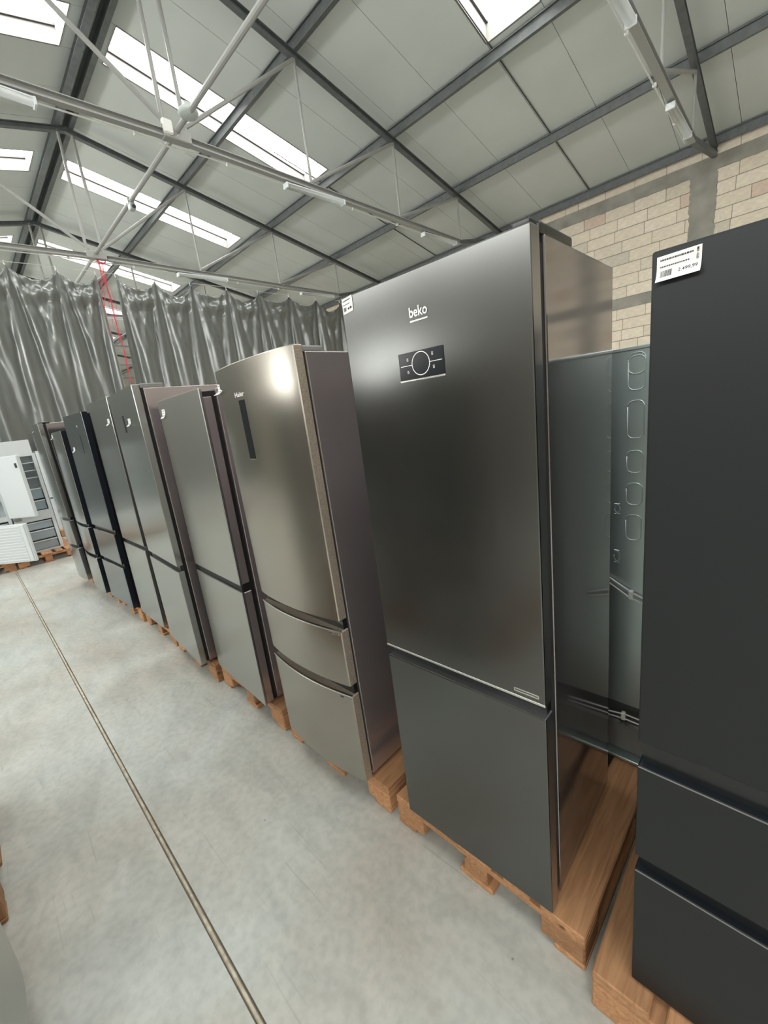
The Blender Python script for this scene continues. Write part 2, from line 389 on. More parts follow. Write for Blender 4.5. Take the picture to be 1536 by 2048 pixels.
for i, (a, c) in enumerate(FILL_RIB):  # added ribbon panes, out of view, as fill light for the ceiling
    w = MB(); w.box(a, c, YL + 0.12, YL + 0.14, rz0, rz1, M_FILLPANE); w = w.build('window_%d' % (i + 31)); tag(w, kind='structure')
    g = MB()
    for x0, x1, z0, z1 in ((a, a + 0.06, rz0, rz1), (c - 0.06, c, rz0, rz1), (a, c, rz0, rz0 + 0.06), (a, c, rz1 - 0.06, rz1), ((a + c) / 2 - 0.03, (a + c) / 2 + 0.03, rz0, rz1)):
        g.box(x0, x1, YL + 0.07, YL + 0.12, z0, z1, M_WHITE)
    g.build('window_frame', w)

# roof panels, 1.05 m wide, with recessed joints; rooflight openings in three bays
ceil = empty('ceiling'); tag(ceil, kind='structure')
SKY = [(-11.9 + 0.0, 0), (-6.9, 0.95), (-1.9, 0.95), (3.42, 0.96), (8.78, 0.96), (13.25, 0.96), (18.4, 0.96), (23.4, 0.96), (28.4, 0.96), (33.4, 0.96)]
SKY = [(x, x + w) for x, w in SKY if w]
SY0, SY1 = YR - 0.32, -8.12          # right-hand rooflight run
LY0, LY1 = YR + 0.32, YR + 4.72      # left-hand run
seams = [XA]
x = 1.36 - 1.055 * 10
while x < XB - 0.3:
    if x > XA + 0.3: seams.append(x)
    x += 1.055
for a, c in SKY:
    seams = [s_ for s_ in seams if abs(s_ - a) > 0.36 and abs(s_ - c) > 0.36 and not (a < s_ < c)] + [a, c]
seams = sorted(seams + [XB])
def panel(x0, x1, ya, yb):
    b = MB(); g = 0.004
    za, zb_ = zp(ya) + PANZ, zp(yb) + PANZ
    y0, y1, z0, z1 = (ya, yb, za, zb_) if ya < yb else (yb, ya, zb_, za)
    vs = [(x0 + g, y0, z0), (x1 - g, y0, z0), (x1 - g, y1, z1), (x0 + g, y1, z1), (x0 + g, y0, z0 + 0.1), (x1 - g, y0, z0 + 0.1), (x1 - g, y1, z1 + 0.1), (x0 + g, y1, z1 + 0.1)]
    b.add(vs, [(0, 3, 2, 1), (4, 5, 6, 7), (0, 1, 5, 4), (1, 2, 6, 5), (2, 3, 7, 6), (3, 0, 4, 7)], M_PANEL)
    return b.build('roof_panel', ceil)
for i in range(len(seams) - 1):
    a, c = seams[i], seams[i + 1]
    if any(abs(a - s0) < 0.01 for s0, s1 in SKY):
        panel(a, c, YR, SY0); panel(a, c, SY1, YW - 0.3); panel(a, c, YR, LY0); panel(a, c, LY1, YL + 0.3)
    else:
        panel(a, c, YR, YW - 0.3); panel(a, c, YR, YL + 0.3)
# outer skin closing the joints above the panels
b = MB()
for ya, yb in ((YR, YW - 0.3), (YR, YL + 0.3)):
    edges = [XA] + [v for s_ in SKY for v in s_] + [XB]
    def strip(x0, x1, y0, y1):
        b.add([(x0, y0, zp(y0) + PANZ + 0.11), (x1, y0, zp(y0) + PANZ + 0.11), (x1, y1, zp(y1) + PANZ + 0.11), (x0, y1, zp(y1) + PANZ + 0.11)], [(0, 1, 2, 3)], M_GREYPL)
    for i in range(0, len(edges), 2): strip(edges[i], edges[i + 1], ya, yb)
    s0, s1 = (SY0, SY1) if yb < ya else (LY0, LY1)
    for a, c in SKY: strip(a, c, ya, s0); strip(a, c, s1, yb)
b.build('roof_skin', ceil)
wn = 4
for a, c in SKY:
    for y0, y1 in ((SY0, SY1), (LY0, LY1)):
        wn += 1; hgt = 0.30
        def P(x, y, h): return (x, y, zp(y) + PANZ + h)
        w = MB(); w.add([P(a, y0, hgt), P(c, y0, hgt), P(c, y1, hgt), P(a, y1, hgt)], [(0, 1, 2, 3)], M_PANE)
        w = w.build('window_%d' % wn); tag(w, kind='structure')
        g = MB()
        def wallq(p, q, t=(0, 0)):
            (x0, ya), (x1, yb) = p, q
            g.add([P(x0, ya, 0), P(x1, yb, 0), P(x1, yb, hgt), P(x0, ya, hgt), P(x0 + t[0], ya + t[1], 0), P(x1 + t[0], yb + t[1], 0), P(x1 + t[0], yb + t[1], hgt), P(x0 + t[0], ya + t[1], hgt)],
                  [(0, 1, 2, 3), (4, 5, 6, 7), (0, 1, 5, 4), (3, 2, 6, 7), (0, 3, 7, 4), (1, 2, 6, 5)], M_CURB)
        sgn = 1 if y1 > y0 else -1
        wallq((a + 0.012, y0), (a + 0.012, y1), (-0.03, 0)); wallq((c - 0.012, y0), (c - 0.012, y1), (0.03, 0)); wallq((a, y0 + 0.012 * sgn), (c, y0 + 0.012 * sgn), (0, -0.03 * sgn)); wallq((a, y1 - 0.012 * sgn), (c, y1 - 0.012 * sgn), (0, 0.03 * sgn))
        g.build('rooflight_curb', w)
        for fx in (0.33, 0.965, 0.035):
            q = 0.007 if fx == 0.33 else 0.018; g = MB(); xx = a + (c - a) * fx; g.prism([(-q, -0.02), (q, -0.02), (q, 0.02), (-q, 0.02)], P(xx, y0, hgt - 0.02), P(xx, y1, hgt - 0.02), M_WIRE)
            g.build('glazing_bar', w)

# ================================================================= ROOF STEEL
def ibeam(b, h, t): return [(-b, -h), (b, -h), (b, -h + t), (t * .5, -h + t), (t * .5, h - t), (b, h - t), (b, h), (-b, h), (-b, h - t), (-t * .5, h - t), (-t * .5, -h + t), (-b, -h + t)]
PY = {'first': 2.425, 'second': 4.889, 'third': 7.262}
def purlin(y, label, tilt):
    o = MB(); o.prism(ibeam(0.05, 0.085, 0.012), (XA + 0.05, y, zp(y) + 0.055), (XB - 0.05, y, zp(y) + 0.055), M_STEEL_BACKLIT, up=(0, tilt, 1)); o = o.build('roof_purlin'); tag(o, label, 'beam', 'steel purlins running along the hall'); return o
purlin(YR - 0.11, 'backlit steel ridge beam at the apex, the member nearer the block wall', 0.21)
purlin(YR + 0.11, 'backlit steel ridge beam at the apex, the member farther from the block wall', -0.21)
for nm, a in PY.items():
    purlin(YR - a, 'backlit steel purlin under the roof, %s below the ridge on the block wall side' % nm, 0.21)
    purlin(YR + a, 'backlit steel purlin under the roof, %s below the ridge on the far side' % nm, -0.21)
purlin(YW + 0.14, 'backlit steel eaves purlin along the top of the block wall', 0.21)
purlin(YL - 0.12, 'backlit steel eaves purlin along the top of the opposite wall', -0.21)

ZC, ZB1, ZB2, ZB3 = 4.17 + H0, 4.15 + H0, 4.09 + H0, 4.02 + H0
TX = [1.80 + 5 * k for k in (-2, -1, 0, 1, 2, 3, 4, 5, 6)]
TN = ['behind the camera end, second from the nearest', 'just behind the nearest visible one', 'nearest, at the upper right', 'second, crossing above the row of fridges', 'third, above the black foil curtain', 'fourth, seen through the curtain gap', 'fifth, seen through the curtain gap', 'sixth, far behind the curtain gap', 'last, farthest behind the curtain gap']
BOXP = [(-0.045, -0.05), (0.045, -0.05), (0.045, 0.05), (-0.045, 0.05)]
def truss(x, label):
    t = empty('roof_truss', (x, YR, ZC)); tag(t, label, 'truss', 'roof trusses')
    def L(p): return (0, p[0] - YR, p[1] - ZC)
    for sg in (-1, 1):
        ye = (YW + 0.05) if sg < 0 else (YL - 0.05)
        b = MB(); b.prism(ibeam(0.055, 0.05, 0.012), L((YR, zp(YR) - 0.08)), L((ye, zp(ye) - 0.08)), M_STEEL_BACKLIT); b.build('top_chord', t)
        pts = [(YR, ZC), (YR + sg * PY['first'], ZB1), (YR + sg * PY['second'], ZB2), (YR + sg * PY['third'], ZB3)]
        b = MB(); b.prism(ibeam(0.05, 0.05, 0.012), L(pts[0]), L(pts[3]), M_STEEL_L); b.build('bottom_chord', t)
        b = MB(); b.prism(BOXP, L(pts[3]), L((ye, zp(ye) - 0.16)), M_STEEL_BACKLIT); b.build('bearing_strut', t)
        for (yy, zz) in pts[1:]:
            b = MB(); b.tube([L((yy, zz + 0.03)), L((yy, zp(yy) - 0.1))], 0.024, M_STEEL_L); b.build('hanger', t)
        tops = [(yy, zp(yy) - 0.12) for (yy, zz) in pts[1:]]
        for a_, c_ in ((pts[0], tops[0]), (pts[1], tops[1]), (pts[2], tops[2])):
            b = MB(); b.tube([L((a_[0], a_[1] + 0.05)), L(c_)], 0.032, M_STEEL_L); b.build('diagonal', t)
        b = MB(); b.tube([L((YR + sg * 0.16, ZC + 0.04)), L((YR + sg * 0.13, zp(YR) - 0.12))], 0.030, M_STEEL_L); b.build('hanger', t)
    b = MB(); b.bbox(-0.07, 0.07, -0.20, 0.20, -0.06, 0.10, M_STEEL_L, 0.01, 1); b.build('node_plate', t)
    return t
for x, nm in list(zip(TX, TN))[1:]:
    truss(x, 'grey tubular steel roof truss, ' + nm)
# longitudinal tie pipe through the bottom nodes
b = MB(); b.tube([(TX[1], YR, ZC + 0.06), (TX[-1], YR, ZC + 0.06)], 0.038, M_STEEL_L, 10); o = b.build('tie_pipe', smooth=False)
tag(o, 'grey steel tie pipe linking the truss centre nodes along the ridge line', 'pipe')
# round device and small camera on the tie pipe
t = empty('smoke_detector', (6.32, YR, ZC + 0.06)); tag(t, 'pale grey round ceiling device clamped on the tie pipe', 'detector')
b = MB(); pr = [(0.02, 0.07), (0.09, 0.06), (0.13, 0.025), (0.135, 0.0), (0.11, -0.03), (0.05, -0.045), (0.0, -0.046)]
vs = []; fs = []; N = 24
for r_, zz in pr:
    for k in range(N): vs.append((r_ * math.cos(2 * math.pi * k / N), r_ * math.sin(2 * math.pi * k / N), zz))
for i in range(len(pr) - 1):
    for k in range(N): fs.append((i * N + k, (i + 1) * N + k, (i + 1) * N + (k + 1) % N, i * N + (k + 1) % N))
b.add(vs, fs, M_GREYPL); mg = mat('pale_grey_plastic', (0.50, 0.54, 0.53), 0.4); b.mats = [mg]; b.build('housing', t, True)
b = MB(); b.bbox(-0.05, 0.05, -0.05, 0.05, 0.06, 0.12, mg, 0.008, 1); b.build('clamp', t)
t = empty('security_camera', (9.05, YR, ZC + 0.0)); tag(t, 'small grey camera with bracket hanging from the tie pipe', 'camera')
b = MB(); b.bbox(-0.07, 0.07, -0.05, 0.05, -0.09, 0.02, mg, 0.02, 2); b.build('body', t)
b = MB(); b.tube([(-0.07, 0.0, -0.04), (-0.12, 0.0, -0.07)], 0.032, M_WIRE, 12); b.build('lens', t)
b = MB(); b.box(-0.02, 0.02, -0.055, 0.055, 0.0, 0.11, mg); b.build('bracket', t)

# fluorescent battens under the bottom chords (switched off)
def zchord(y):
    a = abs(y - YR); return ZC + (ZB3 - ZC) * min(a, PY['third']) / PY['third'] 
def make_light():
    t = empty('fluorescent_light')
    b = MB(); b.bbox(-0.055, 0.055, -0.68, 0.68, -0.03, 0.0, M_WHITE, 0.008, 1); b.build('body', t)
    vs = []; fs = []; N = 8
    for i in range(2):
        for k in range(N + 1):
            a = math.pi * k / N; vs.append((0.058 * math.cos(a), -0.66 + 1.32 * i, -0.03 - 0.055 * math.sin(a)))
    for k in range(N): fs.append((k, k + 1, N + 2 + k, N + 1 + k))
    fs += [tuple(range(N + 1)), tuple(range(N + 1, 2 * N + 2))[::-1]]
    b = MB(); b.add(vs, fs, M_CLEAR); b.build('diffuser', t, True)
    for sx in (-0.022, 0.022):
        b = MB(); b.tube([(sx, -0.60, -0.048), (sx, 0.60, -0.048)], 0.013, M_TUBE, 8); b.build('lamp_tube', t)
    for sy in (-1, 1):
        b = MB(); b.bbox(-0.064, 0.064, sy * 0.67 - 0.015, sy * 0.67 + 0.015, -0.09, 0.0, M_WHITE, 0.006, 1); b.build('end_cap', t)
    return t
LT = [(1.8, -9.55, 'clear fluorescent batten on the nearest truss, close to the block wall'), (1.8, -6.1, 'clear fluorescent batten at the top edge on the nearest truss'),
      (6.8, -9.75, 'white fluorescent batten on the second truss, nearest to the wall end'), (6.8, -5.9, 'white fluorescent batten on the second truss, right of the centre node'),
      (6.8, -1.05, 'clear fluorescent batten on the second truss, left of the centre node'),
      (11.8, -9.7, 'white fluorescent batten above the curtain, right end by the tall grey fridge'), (11.8, -5.85, 'white fluorescent batten above the middle of the curtain'),
      (11.8, -0.6, 'white fluorescent batten on the third truss, left of the curtain gap'),
      (16.8, -4.6, 'white fluorescent batten seen through the curtain gap')]
l0 = make_light()
for i, (x, y, lb) in enumerate(LT):
    l_ = l0 if i == 0 else copy_tree(l0)
    l_.location = (x, y, zchord(y) - 0.052); l_.rotation_euler = (math.atan((ZB3 - ZC) / PY['third'] * (-1 if y < YR else 1)) * -1, 0, 0)
    tag(l_, lb, 'lamp', 'fluorescent battens under the trusses')
# white supply cable with clips under the chords
for x, nm in ((1.8, 'nearest'), (6.8, 'second'), (11.8, 'third'), (16.8, 'last')):
    pts = []
    for i in range(61):
        y = 1.5 - 12.0 * i / 60; d = abs(y - YR)
        sag = 0.045 * math.exp(-(d / 0.25) ** 2)
        pts.append((x + 0.085, y, zchord(y) - 0.062 - sag))
    b = MB(); b.tube(pts, 0.011, M_WIRE_W, 6); o = b.build('power_cable'); tag(o, 'white power cable clipped below the bottom chord of the %s truss' % nm, 'cable', 'power cables under the trusses')
    for k in range(9):
        y = 1.2 - k * 1.35; c = MB(); c.bbox(x + 0.05, x + 0.10, y - 0.02, y + 0.02, zchord(y) - 0.09, zchord(y) - 0.045, M_WIRE_W, 0.004, 1); c.build('cable_clip', o)
# tangle of cable at the second truss centre node
t = empty('cable_tangle', (6.8, YR, ZC)); tag(t, 'tangle of white cable and junction box at the centre node of the second truss', 'cable')
b = MB(); b.bbox(-0.09, -0.02, 0.06, 0.20, -0.02, 0.16, M_WIRE_W, 0.015, 1); b.build('junction_box', t)
for k in range(3):
    pts = [(-0.05 - 0.03 * math.sin(u * 5 + k), 0.14 - 0.09 * k + 0.07 * math.sin(u * 6.3 + k), 0.05 + 0.08 * math.cos(u * 7.5 + k * 1.7)) for u in [i / 20 for i in range(21)]]
    c = MB(); c.tube(pts, 0.005, M_WIRE_W, 6); c.build('cable_loop', t)
# dark cables lying under the panels from rooflight end to the wall
for x, nm in ((4.34, 'nearest rooflight'), (9.25, 'second rooflight')):
    b = MB(); b.tube([(x, y, zp(y) + PANZ - 0.02) for y in [SY1 + 1.2, SY1, -9.5, -11, -12.2, YW + 0.2]], 0.012, M_WIRE, 6)
    o = b.build('roof_cable'); tag(o, 'thin dark cable running down the roof from the %s' % nm, 'cable')
# block mounted on the underside of the purlin by the second truss
# ================================================================= CURTAIN
XC = 12.0; ZH = 3.885 + H0
wire = MB(); wire.tube([(XC, y, ZH + 0.02 + 0.012 * math.sin(y * 1.7)) for y in [5.8 - i * 0.9 for i in range(22)] if y > YW + 0.05], 0.006, M_WIRE_W, 6)
o = wire.build('hanging_wire'); tag(o, 'thin steel wire strung below the third truss to carry the curtain', 'wire')
def curtain(hang, yend_bot, label, seed, bot=0.15, first_edge=None):
    """foil sheet hung from points (y); gathers radiate from every hanging point"""
    rnd = random.Random(seed); NU = 26; NV = 60; vs = []; rowsn = 0
    cols = []
    for i in range(len(hang) - 1):
        for k in range(NU):
            cols.append((i, k / NU))
    cols.append((len(hang) - 2, 1.0))
    sags = [rnd.uniform(0.24, 0.36) if abs(hang[i] - hang[i + 1]) > 0.5 else rnd.uniform(0.05, 0.1) for i in range(len(hang) - 1)]
    ph = [rnd.uniform(0, 6.28) for _ in hang]; ks = [rnd.uniform(13, 17) for _ in hang]
    n = len(cols)
    for j in range(NV + 1):
        v = j / NV; v = v ** 1.15
        for (i, t) in cols:
            ya, yb = hang[i], hang[i + 1]; w = abs(yb - ya)
            y = ya + (yb - ya) * t
            u_end = (hang[0] - y) / (hang[0] - hang[-1] + 1e-6)
            y += yend_bot[0] * v * (1 - u_end) ** 6 + yend_bot[1] * v * u_end ** 6
            top = ZH - sags[i] * (4 * t * (1 - t)) ** 0.8 - 0.02
            z = top + (bot - top) * v
            dz = ZH + 0.02 - z
            off = 0
            for q, tq in ((i, t), (i + 1, 1 - t)):
                dy = y - hang[q]; ang = math.atan2(dy, dz + 0.12); R = math.hypot(dy, dz + 0.12)
                wgt = (1 - tq) ** 1.3
                ampl = min(0.075, 0.04 * R + 0.012)
                off += wgt * ampl * (math.sin(ang * ks[q] * (1.0 + 0.55 * min(dz, 3)) + ph[q]) + 0.5 * math.sin(ang * ks[q] * 2.3 * (1.0 + 0.4 * min(dz, 3)) + ph[q] * 2))
                off += wgt * 0.05 * math.exp(-(ang * 5) ** 2) * min(1, R)
            sw = 4 * t * (1 - t)
            off += -0.08 * sw * math.exp(-((dz - 0.45) / 0.30) ** 2) + 0.05 * sw * math.sin(dz * 16 + 3 * t) * math.exp(-((dz - 0.5) / 0.35) ** 2)      # loose swag under the wire
            off += 0.035 * math.sin(y * 7.3 + dz * 0.7 + seed) * min(1, dz)
            vs.append((XC + off, y, z))
    fs = []
    for j in range(NV):
        for k in range(n - 1): fs.append((j * n + k, j * n + k + 1, (j + 1) * n + k + 1, (j + 1) * n + k))
    b = MB(); b.add(vs, fs, M_CURT); o = b.build('foil_curtain', smooth=True)
    md = o.modifiers.new('thickness', 'SOLIDIFY'); md.thickness = 0.004
    tag(o, label, 'curtain', 'foil curtains hung across the hall')
    for y in hang:
        c = MB(); c.tube([(XC, y, ZH - 0.05), (XC + 0.01, y + 0.01, ZH + 0.0), (XC, y, ZH + 0.04)], 0.012, M_WIRE_W, 5); c.build('tie', o)
    return o
curtain([5.6, 4.6, 3.6, 2.6, 1.6, 0.7, -0.1, -0.9, -1.72, -2.593, -3.347], (0, 0.02), 'black plastic foil curtain left of the gap, gathered at its wire ties', 3)
curtain([-3.755, -4.628, -5.541, -6.567, -7.565, -8.673, -9.743, -10.805, -11.9, YW + 0.08], (0.33, 0), 'black plastic foil curtain right of the gap, running to the wall', 8)
# red cord net at the gap
t = empty('red_cord', (11.9, YR - 0.08, 5.9)); tag(t, 'tangled red cord hanging from the truss node through the curtain gap', 'cord')
rr = random.Random(5)
for k in range(9):
    y0 = rr.uniform(-0.05, 0.05); y1 = rr.uniform(-0.12, 0.28) if k < 6 else 0.0; ln = rr.uniform(0.9, 1.8) if k < 6 else 4.3
    pts = [(0.02 * math.sin(u * 9 + k) - 0.05, (y0 + (y1 - y0) * min(1, u * ln / 1.2)) * 1.0 + 0.015 * math.sin(u * 23 + k), -u * ln) for u in [i / 24 for i in range(25)]]
    c = MB(); c.tube(pts, 0.0035 if k < 6 else 0.006, M_RED, 5); c.build('strand', t)
c = MB(); c.tube([(-0.06 + 0.08 * math.sin(a), 0.09 * math.cos(a), 0.03 + 0.10 * math.sin(a)) for a in [i * 2 * math.pi / 20 for i in range(21)]], 0.016, M_RED, 6); c.build('knot', t)

# ================================================================= PALLETS
def boxdata(dx, dy, dz, r=0.004):
    b = MB(); b.bbox(-dx / 2, dx / 2, -dy / 2, dy / 2, -dz / 2, dz / 2, M_WOOD, r, 1); o = b.build('tmp'); d = o.data; bpy.data.objects.remove(o); return d
PD = {'w': boxdata(0.145, 1.2, 0.022), 'n': boxdata(0.10, 1.2, 0.022), 's': boxdata(0.80, 0.12, 0.022), 'b1': boxdata(0.145, 0.12, 0.078, 0.006), 'b2': boxdata(0.10, 0.12, 0.078, 0.006), 'bb': boxdata(0.10, 1.2, 0.020)}
def make_pallet():
    """origin at the middle of the front (short) edge; boards run along +y"""
    t = empty('pallet')
    def put(name, key, x, y, z):
        o = bpy.data.objects.new(name, PD[key]); COL.objects.link(o); o.parent = t; o.location = (x, y, z)
    for key, x in (('w', -0.3275), ('n', -0.17), ('w', 0.0), ('n', 0.17), ('w', 0.3275)): put('top_board', key, x, 0.60, 0.133)
    for y in (0.06, 0.60, 1.14): put('stringer_board', 's', 0, y, 0.1105)
    for y in (0.06, 0.60, 1.14):
        for key, x in (('b1', -0.3275), ('b2', 0.0), ('b1', 0.3275)): put('block', key, x, y, 0.0605)
    for key, x in (('bb', -0.35), ('w', 0.0), ('bb', 0.35)): put('bottom_board', key, x, 0.60, 0.0105)
    return t
p0 = make_pallet(); pn = [0]
def pallet(x, y, rz, label):
    o = p0 if pn[0] == 0 else copy_tree(p0); pn[0] += 1
    o.location = (x, y, 0); o.rotation_euler = (0, 0, rz); tag(o, label, 'pallet', 'wooden pallets under the fridges'); return o
PI = math.pi
# right row: front edges at y, boards run towards -y
pallet(-0.097, -0.905, PI + 0.01, 'wooden pallet under the large matt black fridge, lower right corner')
pallet(0.742, -0.965, PI - 0.008, 'wooden pallet under the dark steel fridge with the round control dial')
pallet(1.590, -0.962, PI + 0.01, 'wooden pallet under the curved-front steel fridge')
pallet(2.452, -0.950, PI + 0.01, 'wooden pallet under the plain grey fridge left of the curved steel one')
pallet(3.300, -0.925, PI - 0.01, 'wooden pallet under the tall grey fridge with the tiny display')
pallet(4.150, -0.925, PI + 0.008, 'wooden pallet under the grey fridge next to the blue-black one')
pallet(5.000, -0.905, PI, 'wooden pallet under the blue-black three-door fridge')
pallet(5.850, -0.885, PI, 'wooden pallet under the narrow shiny fridge near the row end')
pallet(6.720, -0.860, PI + 0.01, 'wooden pallet under the last grey fridge of the row')

# ================================================================= FRIDGES
def place(o, near, W, leanY=0.0, leanX=0.0, z=0.147, side='right'):
    x, y, yaw = near; yaw = math.radians(yaw)
    Xl = Vector((-math.cos(yaw), -math.sin(yaw), 0)); Z = Vector((leanX, leanY, 1)).normalized()
    Yl = Z.cross(Xl).normalized(); Xl = Yl.cross(Z).normalized()
    org = Vector((x + W * math.cos(yaw), y + W * math.sin(yaw), z))
    m = Matrix((Xl, Yl, Z)).transposed().to_4x4(); m.translation = org
    o.matrix_world = m
def curved(x, W, sag):
    t = (x / W) * 2 - 1; return -sag * (1 - t * t)
def door_mesh(W, z0, z1, T, face, side, sag=0.0, r=0.004, edge=None):
    b = MB()
    if sag == 0:
        b.bbox(0, W, 0, T, z0, z1, face, r, 2)
        # side material on faces that are not the front
        k = b.mi(side)
        for i, fc in enumerate(b.f):
            ys = [b.v[q][1] for q in fc]
            if max(ys) > 0.006: b.m[i] = k
        return b
    N = 28; e = 0.004
    prof = []
    for i in range(N + 1):
        x = W * i / N; y = curved(x, W, sag)
        if i == 0: prof.append((x, y + e))
        prof.append((x + (e if i == 0 else -e if i == N else 0), y))
        if i == N: prof.append((x, y + e))
    nF = len(prof); prof += [(W, T), (0, T)]
    n = len(prof); vs = []
    for z, ins in ((z0, e), (z0 + e, 0), (z1 - e, 0), (z1, e)):
        for (x, y) in prof: vs.append((min(max(x, ins), W - ins), y + (ins if y < T * 0.8 else 0), z))
    for L in range(3):
        for i in range(n):
            b.add([], [], face); b.f.append((L * n + i, L * n + (i + 1) % n, (L + 1) * n + (i + 1) % n, (L + 1) * n + i)); b.m.append(b.mi(face if i < nF - 1 else side))
    b.v = vs
    b.f.append(tuple(range(n))[::-1]); b.m.append(b.mi(edge or side)); b.f.append(tuple(range(3 * n, 4 * n))); b.m.append(b.mi(edge or side))
    return b
def price_label(parent, x0, x1, z0, z1, y=-0.0015, style=0, curl=0.0, skew=0.0):
    """printed paper shelf label stuck on a door; paper, rules, bar code, price"""
    b = MB(); w = x1 - x0; h = z1 - z0; N = 6
    def pt(u, v, d=0.0):
        c = curl * (max(0, 0.55 - v) ** 2) * 3
        return (x0 + w * u + skew * (1 - v) * w * -1 * 0.0, y - d - c, z0 + h * v + skew * h * u)
    vs = []; fs = []
    for j in range(N + 1):
        for i in range(N + 1): vs.append(pt(i / N, j / N))
    for j in range(N):
        for i in range(N): q = j * (N + 1) + i; fs.append((q, q + 1, q + N + 2, q + N + 1))
    vs2 = [(v[0], v[1] + 0.0008, v[2]) for v in vs]; o_ = len(vs)
    b.add(vs + vs2, fs + [tuple(o_ + q for q in f_[::-1]) for f_ in fs], M_PAPER)
    def bar(u0, u1, v0, v1):
        b.add([pt(u0, v0, 0.0005), pt(u1, v0, 0.0005), pt(u1, v1, 0.0005), pt(u0, v1, 0.0005)], [(0, 1, 2, 3)], M_INK)
    r = random.Random(style + 3)
    u = 0.08
    while u < (0.80): L = r.uniform(0.02, 0.06); bar(u, min(u + L, 0.82), 0.80, 0.865); u += L + 0.012
    u = 0.08
    while u < 0.72: L = r.uniform(0.02, 0.05); bar(u, min(u + L, 0.76), 0.55, 0.60); u += L + 0.012
    u = 0.10
    while u < 0.36: L = r.choice((0.006, 0.01, 0.016)); bar(u, u + L, 0.16, 0.42); u += L + r.choice((0.006, 0.01))
    def txt(s_, u0, u1, v0, v1, rot=False):
        tv, tf = text_data(s_, 1.0, 0.01)
        ax = min(v.x for v in tv); bx = max(v.x for v in tv); ay = min(v.y for v in tv); by = max(v.y for v in tv)
        out = []
        for v in tv:
            a = (v.x - ax) / (bx - ax); c = (v.y - ay) / (by - ay)
            if rot: a, c = c, 1 - a
            out.append(pt(u0 + (u1 - u0) * a, v0 + (v1 - v0) * c, 0.0006))
        b.add(out, tf, M_INK)
    if style == 0:
        txt('2.499,99', 0.50, 0.93, 0.20, 0.36); txt('MIX AGD', 0.89, 0.945, 0.50, 0.93, True)
    else:
        bar(0.5, 0.66, 0.2, 0.32); bar(0.70, 0.88, 0.2, 0.34)
    return b.build('price_label', parent)
def fridge(name, label, W, H, D, cuts, face, side, body_side, sag=0.0, T=0.050, gap=0.026, body_top=None, hinge=None, trim=None, group=None, cat='fridge', cab_gap=0.0, feet=True, doorside=None):
    """cuts = [(z0,z1), ...] door and drawer fronts from the top; local front faces -y, origin lower left of the front"""
    t = empty(name); tag(t, label, cat, group)
    bt = body_top or H - 0.008
    b = MB(); b.bbox(0.002, W - 0.002, T + gap, D, 0.014, bt, body_side, 0.004, 2); body = b.build('body', t)
    b = MB(); zl = cuts[-1][0] + 0.01
    b.box(0.016, W - 0.016, T - 0.002, T + gap + 0.004, zl, bt - 0.012, M_RUBBER); b.build('gasket', t)
    doors = []
    for i, (z0, z1) in enumerate(cuts):
        d = door_mesh(W, z0, z1, T, face, doorside or side, sag).build('door' if i == 0 or len(cuts) == 2 else 'drawer_front', t, sag > 0)
        if sag > 0:
            md = d.modifiers.new('es', 'EDGE_SPLIT'); md.split_angle = math.radians(25)
        doors.append(d)
        if i + 1 < len(cuts):     # recessed grip between the fronts
            z2 = cuts[i + 1][1]; b = MB()
            b.box(0.006, W - 0.006, 0.022, T + 0.002, z2 - 0.004, z0 + 0.004, M_BLACKPL); b.build('grip_recess', t)
    if feet:
        for fx in (0.05, W - 0.05):
            for fy in (T + gap + 0.05, D - 0.06):
                b = MB(); b.tube([(fx, fy, 0.0), (fx, fy, 0.018)], 0.018, M_BLACKPL, 12); b.build('foot', t)
    if hinge:
        for (x0, x1, y0, y1, z0, z1, m) in hinge:
            b = MB(); b.bbox(x0, x1, y0, y1, z0, z1, m, 0.006, 2); b.build('hinge_cover', t)
    return t, doors
GR = 'fridges standing in the right-hand row'
# -- 0 matt black fridge, lower right
W = 0.70
f0, d0 = fridge('fridge', 'large matt black fridge with two drawers at the right edge', W, 1.860, 0.66, [(0.812, 1.860), (0.460, 0.741), (0.006, 0.412)], M_BLACKSTEEL, M_SIDE_BLACK, M_SIDE_BLACK, group=GR, doorside=M_SIDE_BLACK)
place(f0, (-0.487, -0.952, 0.0), W)
price_label(d0[0], 0.0085, 0.073, 1.806, 1.848, curl=0.012, skew=0.05)
for dd, z in ((d0[1], 0.741), (d0[2], 0.412)):
    b = MB(); b.box(0.002, W - 0.002, -0.0006, 0.001, z - 0.0035, z - 0.001, M_GREYPL); b.build('edge_trim', dd)
# -- 1 dark steel fridge with the dial
W = 0.602
f1, d1 = fridge('fridge', 'tall dark brushed steel two-door fridge with a round control dial, foreground centre', W, 1.992, 0.60,
    [(0.792, 1.992), (0.006, 0.752)], M_DARKINOX, M_SIDE_DARK, M_SIDE_DARK, gap=0.030, body_top=1.984, group=GR, doorside=M_DOORSIDE,
    hinge=[(W - 0.050, W - 0.006, 0.012, 0.05, 1.990, 2.008, M_BLACKPL), (W - 0.055, W - 0.004, 0.058, 0.26, 1.982, 2.008, M_BLACKPL)])
place(f1, (0.441, -0.960, 1.18), W, 0.0042, -0.0025)
price_label(d1[0], 0.007, 0.052, 1.942, 1.985, style=1, skew=0.12)
b = MB(); add_text(b, 'beko', 0.060, 0.262, 1.877, -0.0014, M_CHROME, 0.014, 0.026, 0.0); b.add([(0.262, -0.0012, 1.866), (0.321, -0.0012, 1.866), (0.321, -0.0012, 1.8695), (0.262, -0.0012, 1.8695)], [(0, 1, 2, 3)], M_CHROME); b.build('brand_mark', d1[0])
